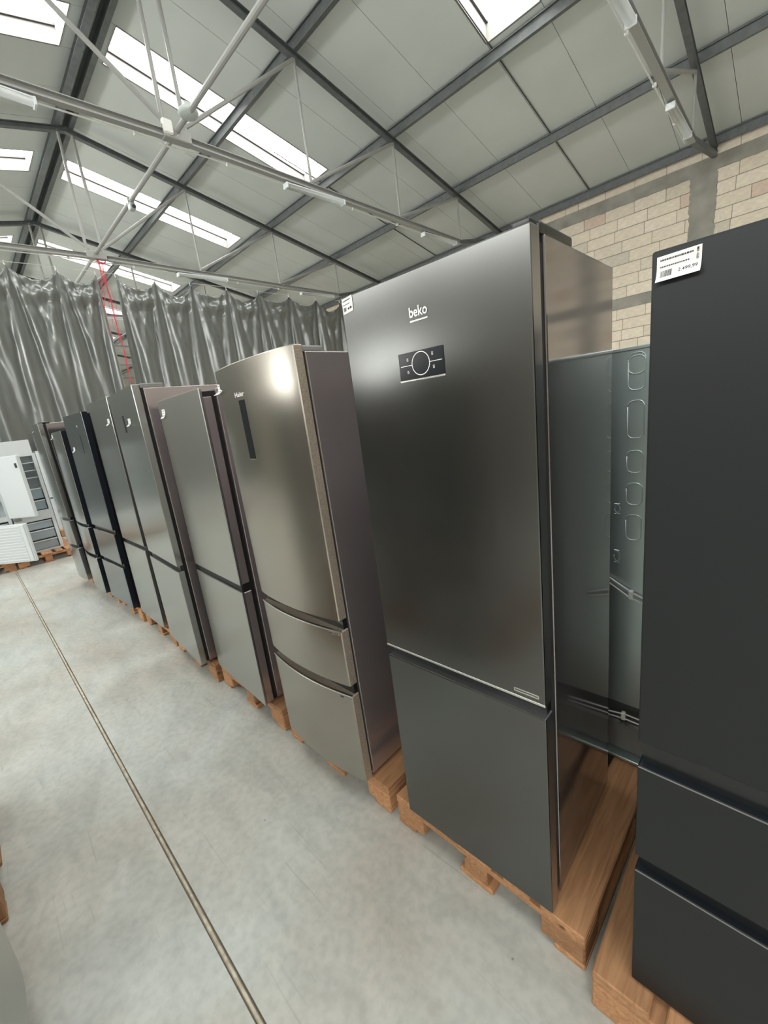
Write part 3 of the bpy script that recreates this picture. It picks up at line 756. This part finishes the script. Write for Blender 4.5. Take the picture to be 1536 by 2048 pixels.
b = MB(); b.bbox(0.208, 0.362, -0.0025, 0.004, 1.720, 1.792, M_GLASSBLK, 0.001, 1)
def ring(cx, cz, r0, r1, y, m, N=48):
    vs = []
    for k in range(N):
        a = 2 * PI * k / N; vs += [(cx + r0 * math.cos(a), y, cz + r0 * math.sin(a)), (cx + r1 * math.cos(a), y, cz + r1 * math.sin(a))]
    b.add(vs, [(2 * k, 2 * k + 1, (2 * k + 3) % (2 * N), (2 * k + 2) % (2 * N)) for k in range(N)], m)
ring(0.286, 1.758, 0.0290, 0.0312, -0.0030, M_WHITEPRINT)
for x0, x1 in ((0.215, 0.256), (0.317, 0.357)): b.add([(x0, -0.003, 1.7565), (x1, -0.003, 1.7565), (x1, -0.003, 1.7582), (x0, -0.003, 1.7582)], [(0, 1, 2, 3)], M_WHITEPRINT)
for cx, cz in ((0.241, 1.772), (0.240, 1.739), (0.327, 1.776), (0.329, 1.742)):
    ring(cx, cz, 0.0018, 0.0030, -0.003, M_WHITEPRINT, 12)
    b.add([(cx - .0035, -0.003, cz + .004), (cx + .0035, -0.003, cz + .004), (cx + .0035, -0.003, cz + .0048), (cx - .0035, -0.003, cz + .0048)], [(0, 1, 2, 3)], M_WHITEPRINT)
cp = b.build('control_panel', d1[0])
b = MB(); b.bbox(0.208, 0.362, -0.004, 0.003, 1.7145, 1.7195, M_CHROME, 0.001, 1); b.build('panel_trim', d1[0])
b = MB(); b.bbox(0.001, W - 0.001, -0.001, 0.006, 0.7925, 0.8005, M_CHROME, 0.001, 1); b.build('door_trim', d1[0])
b = MB()
for x0, x1, z0, z1 in ((0.510, 0.584, 0.813, 0.8155), (0.510, 0.584, 0.821, 0.8235), (0.510, 0.5125, 0.813, 0.8235), (0.5815, 0.584, 0.813, 0.8235)): b.box(x0, x1, -0.0012, 0.001, z0, z1, M_CHROME)
b.build('badge', d1[0])
# -- 2 curved steel fridge
W = 0.62
f2, d2 = fridge('fridge', 'curved-front brushed steel fridge with vertical black display and two drawers', W, 1.905, 0.66,
    [(0.822, 1.905), (0.510, 0.775), (0.006, 0.462)], M_INOX, M_SIDE_GREY, M_SIDE_GREY, sag=0.030, T=0.040, gap=0.012, body_top=1.882, group=GR, doorside=M_CARDSIDE,
    hinge=[(W - 0.075, W - 0.006, 0.045, 0.14, 1.880, 1.903, M_GREYPL)])
place(f2, (1.280, -0.921, 0.55), W, 0.0035, 0.0061)
price_label(d2[0], 0.012, 0.060, 1.800, 1.846, y=-0.006, style=2, curl=0.03)
def on_curve(mb, sag=0.030, W=0.62):
    mb.v = [(x, y + curved(x, W, sag), z) for x, y, z in mb.v]; return mb
b = MB()
for k in range(24): b.box(0.219, 0.269, -0.0015, 0.002, 1.511 + k * 0.0102, 1.511 + (k + 1) * 0.0102 - 0.0002, M_GLASSBLK)
on_curve(b).build('display', d2[0])
b = MB(); b.box(0.219, 0.269, -0.0025, 0.002, 1.506, 1.509, M_CHROME); on_curve(b).build('display_trim', d2[0])
b = MB(); add_text(b, 'Haier', 0.085, 0.195, 1.770, -0.0022, M_WHITEPRINT, 0.012, 0.020); on_curve(b).build('brand_mark', d2[0])
for dd, zt in ((d2[1], 0.775), (d2[2], 0.462)):
    b = MB(); n_ = 24
    for k in range(n_):
        xa, xb = W * k / n_, W * (k + 1) / n_
        ya, yb = curved(xa, W, 0.03), curved(xb, W, 0.03)
        b.add([(xa, ya - .0015, zt - .001), (xb, yb - .0015, zt - .001), (xb, yb - .0015, zt + .004), (xa, ya - .0015, zt + .004), (xa, ya + .008, zt + .004), (xb, yb + .008, zt + .004), (xb, yb + .008, zt - .001), (xa, ya + .008, zt - .001)], [(0, 1, 2, 3), (3, 2, 5, 4), (0, 7, 6, 1)], M_CHROME)
    b.build('drawer_trim', dd)
    b = MB(); b.box(0.555, 0.61, -0.0015, 0.001, zt - 0.018, zt - 0.006, M_GREYPL); b.box(0.556, 0.575, -0.002, 0, zt - 0.016, zt - 0.008, M_INK); b.box(0.579, 0.605, -0.002, 0, zt - 0.016, zt - 0.008, M_DOORSIDE); on_curve(b).build('drawer_badge', dd)
# -- 3 plain grey fridge
W = 0.698
f3, d3 = fridge('fridge', 'plain grey two-door fridge standing left of the curved steel fridge', W, 1.862, 0.68,
    [(0.790, 1.862), (0.006, 0.748)], M_INOX2, M_SIDE_GREY, M_SIDE_GREY, T=0.016, gap=0.072, body_top=1.858, group=GR, doorside=M_DOORSIDE)
for z0, z1 in ((0.792, 1.818), (0.010, 0.742)):
    b = MB(); b.bbox(0.004, W - 0.003, 0.016, 0.062, z0, z1, M_SIDE_GREY, 0.003, 1); b.build('door_core', f3)
place(f3, (2.161, -0.912, -2.24), W, -0.006, -0.0009, z=0.149)
price_label(d3[0], 0.055, 0.115, 1.755, 1.808, style=3, curl=0.02)
# -- 4 tall grey fridge with slim display
W = 0.72
f4, d4 = fridge('fridge', 'tall grey fridge with a slim upright display and grey hinge box on top', W, 1.985, 0.70,
    [(0.775, 1.985), (0.006, 0.735)], M_INOX3, M_SIDE_GREY, M_SIDE_GREY, T=0.045, gap=0.02, body_top=1.962, group=GR, doorside=M_DOORSIDE,
    hinge=[(W - 0.09, W - 0.004, 0.05, 0.19, 1.960, 1.990, M_GREYPL)])
place(f4, (2.969, -0.855, -2.6), W, -0.0038, 0.0014)
price_label(d4[0], 0.43, 0.50, 1.745, 1.795, style=4, curl=0.02)
b = MB(); b.box(0.29, 0.325, -0.0015, 0.002, 1.708, 1.825, M_GLASSBLK); b.build('display', d4[0])
# -- 5 grey fridge
W = 0.62
f5, d5 = fridge('fridge', 'light grey two-door fridge next to the blue-black one', W, 2.00, 0.66,
    [(0.770, 2.0), (0.006, 0.735)], M_INOX3, M_SIDE_GREY, M_SIDE_GREY, group=GR, doorside=M_DOORSIDE)
place(f5, (3.866, -0.895, 0.59), W, -0.0150, -0.0044, z=0.156)
price_label(d5[0], 0.50, 0.56, 1.785, 1.835, style=5, curl=0.02)
# -- 6 blue-black fridge
W = 0.686
f6, d6 = fridge('fridge', 'blue-black fridge with two drawers and black sides, left part of the row', W, 1.955, 0.68,
    [(0.830, 1.955), (0.478, 0.790), (0.006, 0.440)], M_BLUESTEEL, M_SIDE_BLACK, M_SIDE_BLACK, group=GR, doorside=M_SIDE_BLACK)
place(f6, (4.646, -0.855, 3.0), W, -0.0150, -0.0042, z=0.157)
price_label(d6[0], 0.10, 0.16, 1.600, 1.648, style=6, curl=0.02)
b = MB(); b.box(0.450, 0.462, -0.0012, 0.001, 1.58, 1.755, M_GLASSBLK); b.build('display', d6[0])
b = MB(); b.tube([(0.43, -0.002, 1.835), (0.43, 0.001, 1.835)], 0.012, M_CHROME, 12); b.build('brand_mark', d6[0])
for dd, z in ((d6[1], 0.790), (d6[2], 0.440)):
    b = MB(); b.box(0.3, W + 0.001, -0.001, 0.012, z - 0.004, z + 0.001, M_CHROME); b.build('edge_trim', dd)
# -- 7 narrow shiny fridge
W = 0.604
f7, d7 = fridge('fridge', 'low glossy grey-green fridge with black sides, second from the row end', W, 1.836, 0.64,
    [(0.822, 1.836), (0.470, 0.786), (0.006, 0.430)], M_INOX3, M_SIDE_BLACK, M_SIDE_BLACK, sag=0.02, group=GR, doorside=M_SIDE_BLACK)
place(f7, (5.484, -0.796, 0.0), W, -0.0130, -0.0026, z=0.153)
price_label(d7[0], 0.14, 0.20, 1.765, 1.812, y=-0.018, style=7, curl=0.02)
# -- 8 last fridge
W = 0.61
f8, d8 = fridge('fridge', 'grey curved-front fridge with dark side panel, last of the row', W, 1.977, 0.70,
    [(0.832, 1.977), (0.476, 0.796), (0.006, 0.436)], M_INOX3, M_SIDE_GREY, M_SIDE_DARK, sag=0.03, group=GR, body_top=1.970, doorside=M_DOORSIDE,
    hinge=[(W - 0.10, W - 0.01, 0.02, 0.12, 1.968, 1.988, M_BLACKPL)])
place(f8, (6.317, -0.774, 0.41), W, 0.0100, 0.0012)
price_label(d8[0], 0.36, 0.42, 1.89, 1.94, y=-0.024, style=8, curl=0.02)

# -- fridge of the second row seen from behind
W = 0.70
t = empty('fridge', (0.03, -2.36, 0.144)); tag(t, 'fridge turned with its bare metal back to us, behind the dark steel one', 'fridge')
b = MB(); b.bbox(0, W, 0.06, 0.64, 0.30, 1.752, M_BACK, 0.004, 1); b.bbox(0, W, 0.06, 0.45, 0.02, 0.30, M_BACK, 0.004, 1); b.build('body', t)
b = MB(); b.bbox(0, W, 0.0, 0.055, 0.01, 1.75, M_WHITE, 0.004, 1); b.build('door', t)
b = MB(); b.bbox(-0.002, W + 0.002, 0.61, 0.646, 1.745, 1.757, M_BACK, 0.002, 1); b.build('top_edge', t)
yb_ = 0.6405
def emboss(x0, x1, z0, z1):
    b = MB(); pts = []; r = 0.02; 
    for cx, cz, a0 in ((x1 - r, z1 - r, 0), (x0 + r, z1 - r, 90), (x0 + r, z0 + r, 180), (x1 - r, z0 + r, 270)):
        for k in range(5): a = math.radians(a0 + 22.5 * k); pts.append((cx + r * math.cos(a), yb_, cz + r * math.sin(a)))
    pts.append(pts[0]); b.tube(pts, 0.0022, M_BACK, 6); b.build('embossed_panel', t, True)
for z0, z1 in ((1.665, 1.735), (1.61, 1.725), (1.44, 1.573), (1.313, 1.395), (1.19, 1.273), (1.05, 1.15)): emboss(0.364, 0.417, z0, z1)
for z0, z1 in ((1.15, 1.19), (0.95, 1.00)): emboss(0.437, 0.457, z0, z1)
def cord(pts, nm='wire_loop', r=0.0035, m=M_WIRE_W):
    c = MB(); c.tube(pts, r, m, 6); c.build(nm, t, True)
cord([(0.660, yb_ + .01, 0.985), (0.490, yb_ + .01, 0.895), (0.380, yb_ + .012, 0.83), (0.300, yb_ + .01, 0.80)])
cord([(0.660, yb_ + .01, 0.955), (0.490, yb_ + .01, 0.872), (0.390, yb_ + .014, 0.81), (0.300, yb_ + .01, 0.785)])
cord([(0.600, yb_ + .01, 0.20), (0.490, yb_ + .01, 0.245), (0.400, yb_ + .012, 0.262), (0.220, yb_ + .01, 0.25)])
cord([(0.600, yb_ + .01, 0.19), (0.490, yb_ + .01, 0.228), (0.400, yb_ + .014, 0.240), (0.220, yb_ + .01, 0.23)])
for x_, z_ in ((0.39, 0.825), (0.41, 0.25)):
    b = MB(); b.bbox(x_ - 0.008, x_ + 0.008, yb_, yb_ + 0.02, z_ - 0.018, z_ + 0.018, M_WIRE_W, 0.003, 1); b.build('cable_tie', t)
b = MB(); b.bbox(0.04, 0.66, 0.45, 0.60, 0.02, 0.17, M_GREYPL, 0.01, 1); b.build('compressor_cover', t)
b = MB(); b.bbox(0.0, 0.70, 0.40, 0.64, 0.005, 0.02, M_BACK, 0.003, 1); b.build('base_plate', t)
b = MB(); vs_, fs_ = text_data('MIC', 1.0, 0.01)
mx = max(v.x for v in vs_); b.add([(0.432 - v.x / mx * 0.06, yb_ + 0.002, 0.19 + v.y * 0.035) for v in vs_], fs_, M_GREYPL); b.build('stamp', t)
backf = t
for x_, nm in ((-0.70, 'behind the large matt black one'), (0.76, 'behind the dark brushed steel one'), (1.49, 'behind the curved steel one'), (2.22, 'behind the plain grey one'), (2.95, 'behind the tall display one'), (3.68, 'behind the light grey one')):
    c = copy_tree(backf); c.location = (x_, -2.36, 0.147); tag(c, 'second-row fridge showing its back, ' + nm, 'fridge', 'second row of fridges turned away')
backf['group'] = 'second row of fridges turned away'

# ================================================================= LEFT ROW (edge of frame)
pallet(2.50, 0.322, 0.0, 'wooden pallet at the left edge, its blocks just in frame')
pallet(1.64, 0.345, 0.0, 'wooden pallet under the curved grey fridge in the lower left corner')
W = 0.62
fl1, dl1 = fridge('fridge', 'curved-front grey fridge cut off by the lower left corner', W, 1.905, 0.66, [(0.822, 1.905), (0.510, 0.775), (0.006, 0.462)], M_INOX2, M_SIDE_GREY, M_SIDE_GREY, sag=0.05, T=0.04, gap=0.012, group='fridges of the left-hand row')
fl1.location = (1.29, 0.325, 0.144)
W = 0.60
fl2, dl2 = fridge('fridge', 'flat grey fridge on the pallet at the left edge, only its lower edge in frame', W, 1.86, 0.64, [(0.790, 1.86), (0.006, 0.748)], M_INOX2, M_SIDE_GREY, M_SIDE_GREY, group='fridges of the left-hand row')
fl2.location = (2.20, 0.343, 0.144)

# ================================================================= WHITE BUILT-IN FRIDGES at the far end
pallet(8.85, -0.665, -PI / 2, 'wooden pallet under the open white built-in fridge')
pallet(8.86, 0.165, -PI / 2, 'wooden pallet under the white fridge at the left edge')
pallet(11.02, -1.55, -PI / 2, 'wooden pallet under the closed white fridges by the curtain')
pallet(11.02, -0.70, -PI / 2, 'wooden pallet behind the open white fridge, by the curtain')
def builtin(label, W, H, D, loc, cav, name='built_in_fridge'):
    """open-fronted white cabinet; local front faces -y; cav = [(z0,z1,shelves,drawers)]"""
    t = empty(name, loc, -PI / 2); tag(t, label, 'fridge', 'white built-in fridges at the far end')
    b = MB(); w = 0.045
    b.box(0, w, 0, D, 0.0, H, M_WHITE); b.box(W - w, W, 0, D, 0, H, M_WHITE); b.box(w, W - w, D - 0.04, D, 0, H, M_WHITE)
    zs = [0.0]
    for z0, z1, _, _ in sorted(cav): zs += [z0, z1]
    zs.append(H)
    for i in range(0, len(zs), 2): b.box(w, W - w, 0, D - 0.04, zs[i], zs[i + 1], M_WHITE)
    b.build('cabinet', t)
    for z0, z1, shelves, drawers in cav:
        b = MB(); b.box(w, W - w, 0.24, 0.25, z0, z1, M_WHITEIN); b.build('liner', t)
        for z in shelves:
            b = MB(); b.bbox(w + 0.003, W - w - 0.003, 0.03, 0.235, z, z + 0.014, M_WHITE, 0.003, 1); b.build('shelf', t)
        for a, c in drawers:
            b = MB(); b.bbox(w + 0.01, W - w - 0.01, 0.035, 0.23, a, c - 0.02, M_BLUEGLASS, 0.008, 1); d = b.build('drawer', t)
            b = MB(); b.bbox(w + 0.008, W - w - 0.008, 0.025, 0.045, c - 0.034, c - 0.014, M_WHITE, 0.003, 1); b.build('drawer_handle', d)
    return t
W = 0.54
w1 = builtin('open white built-in fridge with shelves and clear drawers, on a pallet', W, 1.662, 0.54, (9.15, -0.40, 0.144),
     [(0.70, 1.624, (1.25, 1.37, 1.50), ((0.71, 0.885), (0.895, 1.09))), (0.025, 0.54, (), ((0.03, 0.20), (0.205, 0.38), (0.385, 0.53)))])
dr = empty('door'); 
def door_part(parent, W, z0, z1, hinge_xy, ang, label=None, ribs=False):
    b = MB(); b.bbox(0, W, -0.05, 0.0, z0, z1, M_WHITE, 0.006, 1); d = b.build('door', parent)
    d.location = (hinge_xy[0], hinge_xy[1], 0); d.rotation_euler = (0, 0, ang)
    b = MB(); b.bbox(0.02, W - 0.02, 0.0, 0.012, z0 + 0.02, z1 - 0.02, M_WHITEIN, 0.004, 1); b.build('gasket', d)
    if ribs:
        n = 13
        for k in range(n):
            zz = z0 + 0.04 + (z1 - z0 - 0.08) * k / (n - 1); c = MB(); c.bbox(0.03, W - 0.09, -0.058, -0.048, zz - 0.013, zz + 0.010, M_WHITE, 0.003, 1); c.build('rib', d)
        c = MB(); c.bbox(W - 0.075, W - 0.015, -0.064, -0.048, z0 + 0.01, z1 - 0.01, M_WHITE, 0.006, 1); c.build('edge_rail', d)
    else:
        c = MB(); c.bbox(W - 0.028, W - 0.002, -0.058, -0.048, z0 + 0.01, z1 - 0.01, M_WHITE, 0.004, 1); c.build('edge_rail', d)
        c = MB(); c.bbox(W - 0.075, W - 0.045, -0.066, -0.048, z1 - 0.19, z1 - 0.12, M_WIRE, 0.004, 1); c.build('hinge_bracket', d)
    return d
bpy.data.objects.remove(dr)
door_part(w1, 0.55, 0.665, 1.660, (0.0, -0.012), -math.radians(57))
b = MB(); b.bbox(0.0, 0.10, -0.10, 0.0, 0.60, 0.64, M_GREYPL, 0.006, 1); b.build('hinge', w1)
W = 0.54
w4 = builtin('white built-in fridge at the left edge with its ribbed lower door swung open', W, 1.60, 0.54, (9.20, 0.16, 0.144),
     [(0.70, 1.55, (0.95, 1.2), ()), (0.04, 0.62, (), ((0.05, 0.32), (0.33, 0.60)))])
door_part(w4, 0.70, 0.02, 0.63, (0.20, -0.28), -math.radians(48), ribs=True)
# closed ones behind
def closed_white(label, W, H, D, loc, zc):
    t = empty('built_in_fridge', loc, -PI / 2); tag(t, label, 'fridge', 'white built-in fridges at the far end')
    b = MB(); b.bbox(0, W, 0.05, D, 0, H, M_WHITE, 0.004, 1); b.build('cabinet', t)
    b = MB(); b.bbox(0, W, 0.0, 0.045, zc + 0.02, H, M_WHITE, 0.004, 1); b.build('door', t)
    b = MB(); b.bbox(0, W, 0.0, 0.045, 0.0, zc - 0.02, M_WHITE, 0.004, 1); b.build('door', t)
    b = MB(); b.box(0.01, W - 0.01, 0.02, 0.05, zc - 0.02, zc + 0.02, M_GREYPL); b.build('seam_strip', t)
    return t
closed_white('closed white two-door fridge seen as a strip beside the open one', 0.54, 1.69, 0.55, (11.20, -1.165, 0.144), 0.69)
closed_white('taller white fridge behind the open built-in one, only its top visible', 0.60, 1.94, 0.55, (11.22, -0.52, 0.144), 0.75)
